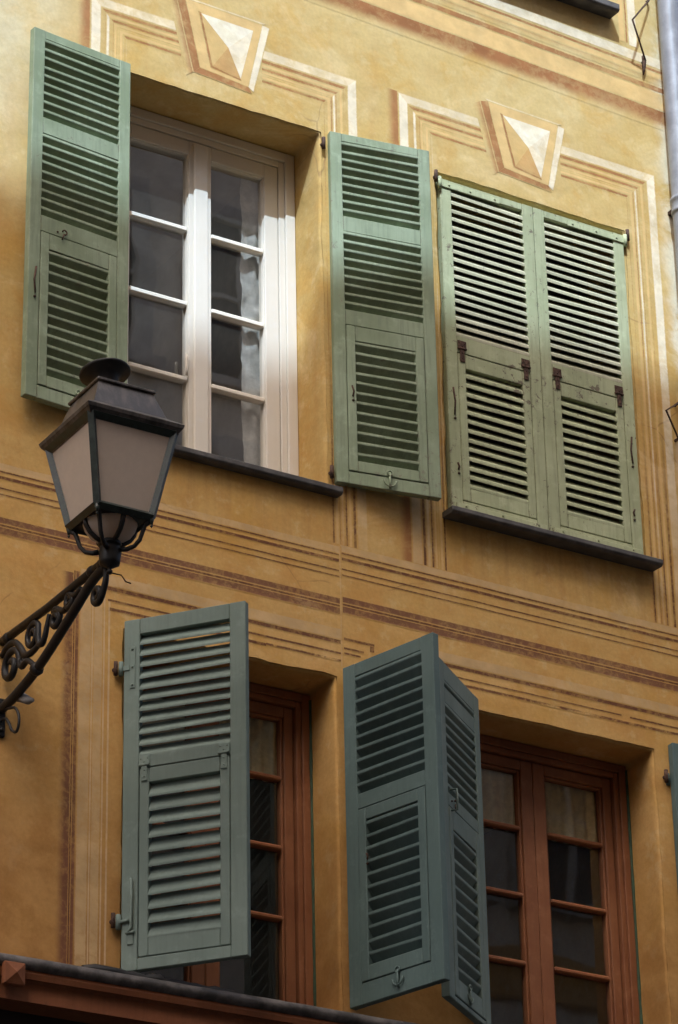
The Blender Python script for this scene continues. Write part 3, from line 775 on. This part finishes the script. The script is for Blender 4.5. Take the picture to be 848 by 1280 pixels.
# pintles in the wall
for x, z in ((7.402, 9.03), (7.412, 7.19), (6.296, 9.03), (8.07, 9.045), (9.268, 9.05), (6.270, 5.93), (6.272, 4.76), (9.285, 6.0)):
    mb = MB(); mb.tube([(x, 0.05, z), (x, -0.018, z)], 0.010); mb.tube([(x, -0.018, z - 0.03), (x, -0.018, z + 0.035)], 0.010); part(mb, 'pintle', M['rust'])

# ---------------------------------------------------------------- curtains (hang in the rooms, things of their own)
def curtain(name, label, mat, x0, x1, z0, z1, y, amp, folds, crumple, wobble=0.0):
    mb = MB(); nx, nz = max(10, int((x1 - x0) / 0.008)), max(10, int((z1 - z0) / 0.02))
    V = []
    for j in range(nz + 1):
        row = []
        for i in range(nx + 1):
            u = i / nx; z = z0 + (z1 - z0) * j / nz
            wb = wobble * mnoise.noise(Vector((1.3, z * 3.0, 7.0)))
            x = x0 + (x1 - x0) * u + wb * (1 - u)
            yy = y + amp * math.sin(u * folds * 2 * math.pi + 0.6 * math.sin(z * 2)) + crumple * (mnoise.noise(Vector((x * 14, z * 9, 3.0))) + 0.6 * mnoise.noise(Vector((x * 30, z * 22, 5.0))))
            row.append(mb.bm.verts.new((x, yy, z)))
        V.append(row)
    for j in range(nz):
        for i in range(nx):
            fc = mb.bm.faces.new((V[j][i], V[j][i + 1], V[j + 1][i + 1], V[j + 1][i])); fc.smooth = True
    o = mb.build(name, mat)
    md = o.modifiers.new('thick', 'SOLIDIFY'); md.thickness = 0.0015
    return tag(o, label, 'curtain', 'curtains behind the windows')
curtain('curtain', 'white crumpled lace curtain bunched along one side of the white window', M['lace'], 7.115, 7.24, 7.13, 8.96, 0.318, 0.006, 1.5, 0.016, 0.02)
curtain('curtain', 'narrow sliver of white lace curtain next to the open sage shutter, in the white window', M['lace'], 6.40, 6.475, 7.13, 8.35, 0.318, 0.006, 1.5, 0.014, 0.03)
curtain('curtain', 'cream pleated short curtain behind the top pane of the window by the lamp', M['voile'], 6.40, 7.33, 5.695, 6.055, 0.306, 0.009, 14, 0.004)
curtain('curtain', 'cream pleated short curtain behind the top panes of the window under the closed shutters', M['voile'], 8.2, 9.15, 5.695, 6.055, 0.306, 0.009, 14, 0.004)

# ---------------------------------------------------------------- drainpipe
dp = tag(empty('drainpipe', (9.598, -0.09, -1.6)), 'grey zinc drainpipe running up the corner of the ochre house', 'drainpipe')
def dpart(mb, name, mat): o = mb.build(name, mat, dp); o.location = (-9.598, 0.09, 1.6); return o
mb = MB(); mb.tube([(9.598, -0.09, -1.6 + 15.8 * k / 40) for k in range(41)], 0.060, 28); dpart(mb, 'pipe', M['zinc'])
for z in (9.29, 6.6, 12.2):
    mb = MB(); mb.lathe((9.598, -0.09, z), [(0.058, -0.05), (0.066, -0.05), (0.068, -0.035), (0.064, -0.028), (0.064, 0.02), (0.070, 0.028), (0.070, 0.042), (0.058, 0.046)], 28)
    dpart(mb, 'collar', M['zinc'])
    mb = MB(); mb.box(9.56, 9.636, -0.05, 0.02, z - 0.02, z + 0.005, 0.003); dpart(mb, 'bracket', M['rust'])

# ---------------------------------------------------------------- iron wires for washing lines
def wire(pts, label, tail=None):
    mb = MB(); mb.tube(pts, 0.0055, 6)
    c = Vector(pts[0])
    if tail: mb.tube(tail, [0.010, 0.012, 0.008, 0.004], 6)
    mb.tube([pts[0], (pts[0][0], 0.03, pts[0][2])], 0.008, 6); mb.tube([pts[-1], (pts[-1][0], 0.03, pts[-1][2])], 0.008, 6)
    o = mb.build('washing_line_bracket', M['rust']); tag(o, label, 'bracket', 'wire brackets on the wall')
wire([(9.520, -0.02, 10.63), (9.503, -0.03, 10.607), (9.320, -0.12, 10.373), (9.46, -0.03, 10.21)], 'bent rusty wire bracket beside the drainpipe, above the painted cornice', [(9.455, -0.02, 10.24), (9.455, -0.025, 10.20), (9.452, -0.02, 10.15), (9.451, -0.015, 10.12)])
wire([(9.515, -0.03, 8.11), (9.362, -0.12, 7.986), (9.50, -0.03, 7.90)], 'bent rusty wire bracket on the wall beside the closed olive shutters')

# ---------------------------------------------------------------- shopfront cornice
sf = tag(empty('shopfront', (5.0, 0, -1.6)), 'orange brown wooden shopfront cornice with dark lead capping at the foot of the wall', 'shopfront')
def spart(mb, name, mat, label=None):
    o = mb.build(name, mat, sf); o.location = (-5.0, 0, 1.6)
    if label: o['label'] = label
    return o
XA, XB = 1.0, 9.4
mb = MB()
n = 90
pts = [(XA + (XB - XA) * k / n, -0.255 + 0.004 * mnoise.noise(Vector((k * 0.7, 0, 0))), 4.413 + 0.003 * mnoise.noise(Vector((k * 0.5, 4, 0)))) for k in range(n + 1)]
mb.tube(pts, 0.030, 12)
mb.prism([(-0.25, 4.440), (0.0, 4.458), (0.0, 4.438), (-0.25, 4.420)], XA, XB)
spart(mb, 'lead_capping', M['lead'])
mb = MB(); mb.prism([(-0.262, 4.350), (-0.268, 4.372), (-0.262, 4.396), (-0.001, 4.396), (-0.001, 4.350)], XA, XB); spart(mb, 'upper_moulding', M['fascia'])
mb = MB(); mb.prism([(-0.236, 4.262), (-0.236, 4.340), (-0.250, 4.349), (-0.001, 4.349), (-0.001, 4.262)], XA, XB); spart(mb, 'fascia', M['fascia'])
mb = MB(); mb.prism([(-0.10, 3.6), (-0.10, 4.261), (-0.001, 4.261), (-0.001, 3.6)], XA, XB); spart(mb, 'sign_board', M['darkwood'])
mb = MB()
for k in range(4): mb.box(XA + k * 2.1, XA + k * 2.1 + 2.0, -0.06, -0.001, -1.6, 3.598, 0.01)
spart(mb, 'shop_panelling', M['darkwood'])
mb = MB()
bx, bz, hs = 5.680, 4.352, 0.047
mb.box(bx - hs, bx + hs, -0.300, -0.2685, bz - hs, bz + hs, 0.003)
vs = [mb.bm.verts.new(p) for p in ((bx - hs + 0.004, -0.3005, bz - hs + 0.004), (bx + hs - 0.004, -0.3005, bz - hs + 0.004), (bx + hs - 0.004, -0.3005, bz + hs - 0.004), (bx - hs + 0.004, -0.3005, bz + hs - 0.004), (bx, -0.318, bz))]
for i in range(4): mb.bm.faces.new((vs[i], vs[(i + 1) % 4], vs[4]))
spart(mb, 'nail_head_block', M['fascia'])
# rolled black sheeting lying on the capping
mb = MB(); pts = []; rad = []
for k in range(26):
    u = k / 25
    pts.append((6.06 + 0.75 * u, -0.15 + 0.012 * mnoise.noise(Vector((u * 9, 1, 0))), 4.478 + 0.010 * mnoise.noise(Vector((u * 12, 6, 0))) - 0.012 * u))
    rad.append((0.026 + 0.006 * mnoise.noise(Vector((u * 16, 3, 3)))) * (1 if 0 < k < 25 else 0.5))
mb.tube(pts, rad, 10); tag(mb.build('rolled_sheet', M['black']), 'black rolled sheet lying on the lead capping of the shopfront', 'rolled sheet')

# ---------------------------------------------------------------- street lamp
LX, LY = 5.722, -1.0
lamp = tag(empty('street_lamp', (LX, 0, 5.60)), 'black iron lantern with frosted panes on a scrolled bracket in front of the wall', 'street lamp')
def lpart(mb, name, mat, parent=None, label=None):
    o = mb.build(name, mat, parent if parent else lamp)
    if parent is None: o.location = (-LX, 0, -5.60)
    if label: o['label'] = label
    return o
mb = MB()
mb.frustum(LX, LY, 6.448, 0.190, 6.4875, 0.220); mb.frustum(LX, LY, 6.488, 0.222, 6.508, 0.228, bev=0.003)          # eave
mb.frustum(LX, LY, 6.5085, 0.224, 6.545, 0.176, bev=0.002)
mb.frustum(LX, LY, 6.5455, 0.172, 6.672, 0.128)
mb.frustum(LX, LY, 6.6725, 0.138, 6.688, 0.138, bev=0.004)
mb.frustum(LX, LY, 6.6885, 0.130, 6.712, 0.055)
roof = lpart(mb, 'lantern_roof', M['roofmetal'])
mb = MB()
mb.lathe((LX - 0.022, LY, 6.695), [(0.048, 0.0), (0.046, 0.035), (0.052, 0.070), (0.070, 0.086), (0.104, 0.098), (0.110, 0.104), (0.108, 0.112), (0.085, 0.128), (0.04, 0.142), (0.0, 0.146)], 32)
TILT = Matrix.Translation((LX, LY, 6.72)) @ Matrix.Rotation(R(-9), 4, 'X') @ Matrix.Rotation(R(-4), 4, 'Y') @ Matrix.Translation((-LX, -LY, -6.72))
for v in mb.bm.verts:
    if v.co.z > 6.72: v.co = TILT @ v.co
lpart(mb, 'chimney_cap', M['iron'])
# frame
zt, ht, zb, hb = 6.486, 0.196, 6.100, 0.126
mb = MB()
for s1, s2 in ((-1, -1), (1, -1), (1, 1), (-1, 1)):
    a = Vector((LX + s1 * ht, LY + s2 * ht, zt)); b = Vector((LX + s1 * hb, LY + s2 * hb, zb))
    mb.tube([a, b], 0.019, 4)
for z, hh, r in ((zt - 0.012, ht - 0.002, 0.022), (zb, hb, 0.021)):
    c = [(LX - hh, LY - hh, z), (LX + hh, LY - hh, z), (LX + hh, LY + hh, z), (LX - hh, LY + hh, z)]
    for i in range(4): mb.tube([c[i], c[(i + 1) % 4]], r, 4)
# gussets under the frame
for s1, s2 in ((-1, -1), (1, -1), (1, 1), (-1, 1)):
    mb.tube([(LX + s1 * hb, LY + s2 * hb, zb - 0.004), (LX + s1 * hb, LY + s2 * hb, zb - 0.035)], [0.014, 0.006], 8)
    mb.lathe((LX + s1 * hb, LY + s2 * hb, zb - 0.043), [(0, -0.009), (0.007, 0), (0, 0.009)], 8)
lpart(mb, 'lantern_frame', M['lampgreen'])
for i in range(4):
    mb = MB()
    q = ((-1, -1), (1, -1), (1, 1), (-1, 1)); a, b = q[i], q[(i + 1) % 4]
    k = 0.985
    pts = [(LX + a[0] * hb * k, LY + a[1] * hb * k, zb + 0.006), (LX + b[0] * hb * k, LY + b[1] * hb * k, zb + 0.006), (LX + b[0] * ht * k, LY + b[1] * ht * k, zt - 0.006), (LX + a[0] * ht * k, LY + a[1] * ht * k, zt - 0.006)]
    mb.face(pts); o = lpart(mb, 'glass_panel', M['frost'])
    md = o.modifiers.new('thick', 'SOLIDIFY'); md.thickness = 0.004
mb = MB(); mb.lathe((LX, LY, 6.0), [(0.116, 0.092), (0.106, 0.062), (0.088, 0.036), (0.060, 0.016), (0.034, 0.006)], 28); o = lpart(mb, 'glass_bowl', M['frost'])
# plate with round opening under the frame, ribs on the bowl
mb = MB()
n = 32; ring_o, ring_i = [], []
for k in range(n):
    a = 2 * math.pi * (k + 0.5) / n; ca, sa = math.cos(a), math.sin(a); sc = hb / max(abs(ca), abs(sa))
    ring_o.append(mb.bm.verts.new((LX + ca * sc, LY + sa * sc, zb - 0.008))); ring_i.append(mb.bm.verts.new((LX + ca * 0.104, LY + sa * 0.104, zb - 0.016)))
for k in range(n): mb.bm.faces.new((ring_o[k], ring_o[(k + 1) % n], ring_i[(k + 1) % n], ring_i[k]))
for k in range(4):
    a = math.pi / 2 * k; ca, sa = math.cos(a), math.sin(a)
    mb.tube([(LX + ca * r, LY + sa * r, 6.0 + z) for r, z in ((0.119, 0.090), (0.110, 0.060), (0.092, 0.033), (0.063, 0.012), (0.036, 0.002))], 0.011, 6)
mb.lathe((LX, LY, 5.99), [(0.0, -0.002), (0.046, -0.002), (0.050, 0.010), (0.040, 0.022), (0.0, 0.022)], 16)
lpart(mb, 'bowl_cage', M['iron'])
for s1, s2 in ((-1, -1), (1, -1), (1, 1), (-1, 1)):
    mb = MB(); P0 = []
    for r, z in ((0.168, 6.078), (0.150, 6.064), (0.140, 6.035), (0.128, 6.000), (0.105, 5.975), (0.075, 5.966), (0.048, 5.968)):
        P0.append((LX + s1 * r * 0.707, LY + s2 * r * 0.707, z))
    mb.tube(P0, [0.012, 0.0105, 0.0095, 0.0095, 0.0095, 0.011, 0.012], 8); lpart(mb, 'support_arm', M['iron'])
mb = MB()
mb.lathe((LX, LY, 5.86), [(0.0, 0.0), (0.012, 0.004), (0.014, 0.014), (0.007, 0.024), (0.016, 0.032), (0.044, 0.046), (0.047, 0.056), (0.047, 0.112), (0.040, 0.122), (0.046, 0.132), (0.0, 0.134)], 8)
lpart(mb, 'post', M['iron'])
# bracket in the plane x = LX
def yz(pts): return [(LX, y, z) for y, z in pts]
def bez(pts, n=6):
    out = []
    for i in range(len(pts) - 1):
        p0 = Vector(pts[max(i - 1, 0)]); p1 = Vector(pts[i]); p2 = Vector(pts[i + 1]); p3 = Vector(pts[min(i + 2, len(pts) - 1)])
        for k in range(n):
            t = k / n
            out.append(0.5 * (2 * p1 + (p2 - p0) * t + (2 * p0 - 5 * p1 + 4 * p2 - p3) * t * t + (3 * p1 - p0 - 3 * p2 + p3) * t ** 3))
    out.append(Vector(pts[-1])); return [tuple(o) for o in out]
br = MB()
br.tube(yz([(-0.98, 5.925), (-0.93, 5.935), (-0.86, 5.938), (-0.44, 5.936), (0.02, 5.950)]), [0.024, 0.021, 0.0185, 0.0185, 0.020], 10)
br.tube(yz(bez([(-0.965, 5.915), (-0.90, 5.903), (-0.82, 5.882), (-0.63, 5.798), (-0.367, 5.693), (-0.14, 5.640), (0.02, 5.625)])), 0.021, 10)
for y, z, r in ((-0.845, 5.938, 0.024), (-0.06, 5.944, 0.025), (-0.345, 5.688, 0.030), (-0.945, 5.928, 0.028)):
    br.tube(yz([(y - 0.022, z), (y - 0.010, z), (y + 0.010, z), (y + 0.022, z)]), [r * 0.75, r, r, r * 0.75], 10)
bracket = lpart(br, 'bracket', M['iron'])
def spiral(cy, cz, r0, r1, a0, turns, n=30):
    return [(cy + (r0 + (r1 - r0) * k / n) * math.cos(a0 + 2 * math.pi * turns * k / n), cz + (r0 + (r1 - r0) * k / n) * math.sin(a0 + 2 * math.pi * turns * k / n)) for k in range(n + 1)]
def scroll(pts, r=0.0140):
    r *= 1.3 if r != 0.0140 else 1.0
    m = MB(); m.tube(yz(pts), [r * (0.75 + 0.25 * min(1, k / 8, (len(pts) - 1 - k) / 8)) for k in range(len(pts))], 8)
    lpart(m, 'scroll', M['iron'], None)
# s scrolls from the lantern end to the wall
scroll(spiral(-0.648, 5.884, 0.012, 0.040, 0.2, 1.25)[:-2] + bez([(-0.660, 5.905), (-0.70, 5.890), (-0.745, 5.903)]))
scroll(spiral(-0.515, 5.852, 0.014, 0.048, 3.3, -1.35) + bez([(-0.545, 5.887), (-0.585, 5.862), (-0.625, 5.868), (-0.66, 5.878)])[2:])
scroll(spiral(-0.300, 5.858, 0.018, 0.062, 0.4, 1.35) + bez([(-0.35, 5.86), (-0.362, 5.80), (-0.40, 5.790), (-0.43, 5.84), (-0.455, 5.90)])[3:], 0.0105)
scroll(bez([(-0.375, 5.80), (-0.31, 5.785), (-0.235, 5.795), (-0.185, 5.85), (-0.13, 5.895), (-0.06, 5.905), (0.0, 5.88)]) , 0.0115)
scroll(spiral(-0.095, 5.795, 0.020, 0.085, 1.0, 1.4, 40), 0.0125)
scroll(bez([(-0.145, 5.85), (-0.175, 5.80), (-0.20, 5.755), (-0.26, 5.76), (-0.335, 5.70)]), 0.011)
scroll(spiral(-0.215, 5.775, 0.006, 0.028, 2.0, 1.2), 0.009)
scroll(bez([(-0.965, 5.92), (-0.968, 5.85), (-0.935, 5.792)]) + spiral(-0.895, 5.812, 0.044, 0.010, -2.6, 1.3)[2:], 0.0115)
mb = MB(); mb.box(LX - 0.022, LX + 0.022, -0.014, 0.01, 5.50, 5.68, 0.006)
for z in (5.53, 5.65): mb.lathe((LX, -0.02, z), [(0, -0.012), (0.012, 0), (0, 0.012)], 8)
lpart(mb, 'wall_plate', M['iron'])
mb = MB(); mb.tube([(LX + 0.01, -0.96, 5.90), (LX + 0.03, -0.97, 5.885), (LX + 0.06, -0.99, 5.875), (LX + 0.075, -1.0, 5.845), (LX + 0.10, -1.0, 5.842)], 0.003, 6); lpart(mb, 'loose_wire', M['rust'])
# white taped cable joint and its loop
cb = tag(empty('cable_joint', (LX, -0.2, 5.60)), 'pale taped cable joint with a black loop of cable under the lamp bracket', 'cable')
mb = MB(); mb.tube([(LX + 0.03, y, z) for y, z in ((-0.03, 5.66), (-0.09, 5.66), (-0.15, 5.635), (-0.21, 5.60), (-0.255, 5.585))], [0.012, 0.018, 0.021, 0.018, 0.008], 9)
for v in mb.bm.verts: v.co += Vector((1, 1, 1)) * 0.012 * mnoise.noise(v.co * 28)
o = mb.build('tape_wrap', M['whiteplastic'], cb); o.location = (-LX, 0.2, -5.60)
mb = MB(); mb.tube([(LX, y, z) for y, z in bez([(-0.03, 5.62), (-0.10, 5.60), (-0.145, 5.585), (-0.180, 5.545), (-0.188, 5.50), (-0.165, 5.468), (-0.12, 5.49), (-0.09, 5.535), (-0.05, 5.57), (0.0, 5.57)])], 0.0065, 8)
o = mb.build('cable_loop', M['black'], cb); o.location = (-LX, 0.2, -5.60)

# ---------------------------------------------------------------- street and the house across it
mb = MB(); mb.face(((-400, -400, -1.6), (400, -400, -1.6), (400, 400, -1.6), (-400, 400, -1.6)))
tag(mb.build('street', M['asphalt']), kind='structure')
YO, ROOF = -13.4, 8.27 + 13.4 * 1.6
def far_house(x0, x1, top, label, wallmat, bands=()):
    e = tag(empty('tall_house' if top > 25 else 'house', ((x0 + x1) / 2, YO, -1.6)), label, 'building')
    loc = (-(x0 + x1) / 2, -YO, 1.6)
    def op(mb, name, mat, parent=None):
        o = mb.build(name, mat, parent if parent else e)
        if parent is None: o.location = loc
        return o
    mb = MB(); mb.box(x0, x1, YO - 8, YO, -1.6, top - 0.25, 0.0); op(mb, 'wall', wallmat)
    mb = MB(); mb.box(x0 + 0.01, x1 - 0.01, YO + 0.001, YO + 0.15, -1.6, 5.5, 0.02); op(mb, 'added_dark_base', M['addedstone'])  # unseen dark base added to cut light bounced up at the facade
    mb = MB(); mb.box(x0, x1, YO - 8.0, YO + 0.0, top - 0.249, top, 0.0); op(mb, 'roof', M['roofslate'])
    for za, zb, mt in bands:
        mb = MB(); mb.box(x0 + 0.02, x1 - 0.02, YO + 0.001, YO + 0.10, za, zb, 0.02); op(mb, 'string_course', mt)
    return op
far_house(-4.6, 7.4, ROOF, 'tall orange house across the street whose roof throws the shadow', M['orangewall'], ((12.0, 12.4, M['trim']),))
opart = far_house(7.4, 34, 21.0, 'pinkish house across the street, mirrored in the window panes', M['pinkwall'], ((10.25, 10.75, M['ochreband']), (15.35, 15.6, M['trim'])))
far_house(-26, -4.6, 16.5, 'unseen lower orange house left of the tall one, shaped to tune the light', M['orangewall'])  # out of view; height and warm walls set for the light reaching the facade
for x in (13.2, 15.0, 17.0, 18.8):
    for z in (7.6, 11.4, 16.4, 19.6):
        mb = MB()
        a, b, c, d = x - 0.5, x + 0.5, z, z + 1.8
        for q in ((a - 0.22, a, c - 0.1, d + 0.2), (b, b + 0.22, c - 0.1, d + 0.2)): mb.box(q[0], q[1], YO + 0.001, YO + 0.09, q[2], q[3], 0.01)
        mb.box(a, b, YO + 0.001, YO + 0.09, d, d + 0.2, 0.01); mb.box(a - 0.3, b + 0.3, YO + 0.001, YO + 0.2, c - 0.25, c - 0.101, 0.01)
        w = opart(mb, 'window', M['trim'])
        mb = MB(); mb.face(((a, YO + 0.012, c - 0.1), (b, YO + 0.012, c - 0.1), (b, YO + 0.012, d), (a, YO + 0.012, d))); mb.build('pane', M['black'], w)
        mb = MB(); mb.box(x - 0.04, x + 0.04, YO + 0.015, YO + 0.05, c - 0.1, d, 0.005); mb.box(a, b, YO + 0.015, YO + 0.05, c + 0.8, c + 0.86, 0.005); mb.build('frame', M['trim'], w)

# ---------------------------------------------------------------- light
SUN = Vector((0.58, 1.0, -1.6))
sl = bpy.data.lights.new('sun', 'SUN'); sl.energy = 2.65; sl.angle = R(0.35); sl.color = (0.70, 0.89, 1.08)
so = link(bpy.data.objects.new('sun', sl)); so.rotation_euler = SUN.to_track_quat('-Z', 'Y').to_euler()
wd = bpy.data.worlds.new('World'); scene.world = wd; wd.use_nodes = True
nt = wd.node_tree; sky = nt.nodes.new('ShaderNodeTexSky'); sky.sky_type = 'NISHITA'; sky.sun_disc = False
sky.sun_elevation = math.atan2(1.6, math.hypot(0.58, 1.0)); sky.sun_rotation = math.atan2(-0.58, -1.0); sky.air_density = 0.7; sky.dust_density = 7.0; sky.ozone_density = 0.5
nt.links.new(sky.outputs[0], nt.nodes['Background'].inputs[0]); nt.nodes['Background'].inputs[1].default_value = 0.15

# ---------------------------------------------------------------- camera
cam = bpy.data.cameras.new('camera'); co = link(bpy.data.objects.new('camera', cam))
F, PITCH, YAW, ROLL = 4167.227, 0.45992361, 0.55609847, -0.02078116
cy, sy, cp, sp = math.cos(YAW), math.sin(YAW), math.cos(PITCH), math.sin(PITCH)
fwd = Vector((sy * cp, cy * cp, sp)); right = Vector((cy, -sy, 0)); up = right.cross(fwd)
cr, sr = math.cos(ROLL), math.sin(ROLL)
r2 = right * cr + up * sr; u2 = up * cr - right * sr
co.matrix_world = Matrix((( r2.x, u2.x, -fwd.x, 0), (r2.y, u2.y, -fwd.y, -12.0), (r2.z, u2.z, -fwd.z, 0), (0, 0, 0, 1)))
cam.sensor_fit = 'AUTO'; cam.sensor_width = 36.0; cam.lens = F / 1280 * 36; cam.clip_end = 1000; cam.clip_start = 0.1
scene.camera = co

# everything was laid out with the eye at z = 0: lift the scene so that the street is at z = 0
for o in list(scene.objects):
    if o.parent is None:
        if o is co: o.matrix_world = Matrix.Translation((0, 0, 1.6)) @ o.matrix_world
        else: o.location.z += 1.6

vs = scene.view_settings
vs.view_transform = 'Standard'; vs.look = 'None'; vs.exposure = 1.0; vs.gamma = 1.0; vs.use_curve_mapping = False
scene.cycles.use_denoising = True
scene.cycles.max_bounces = 8
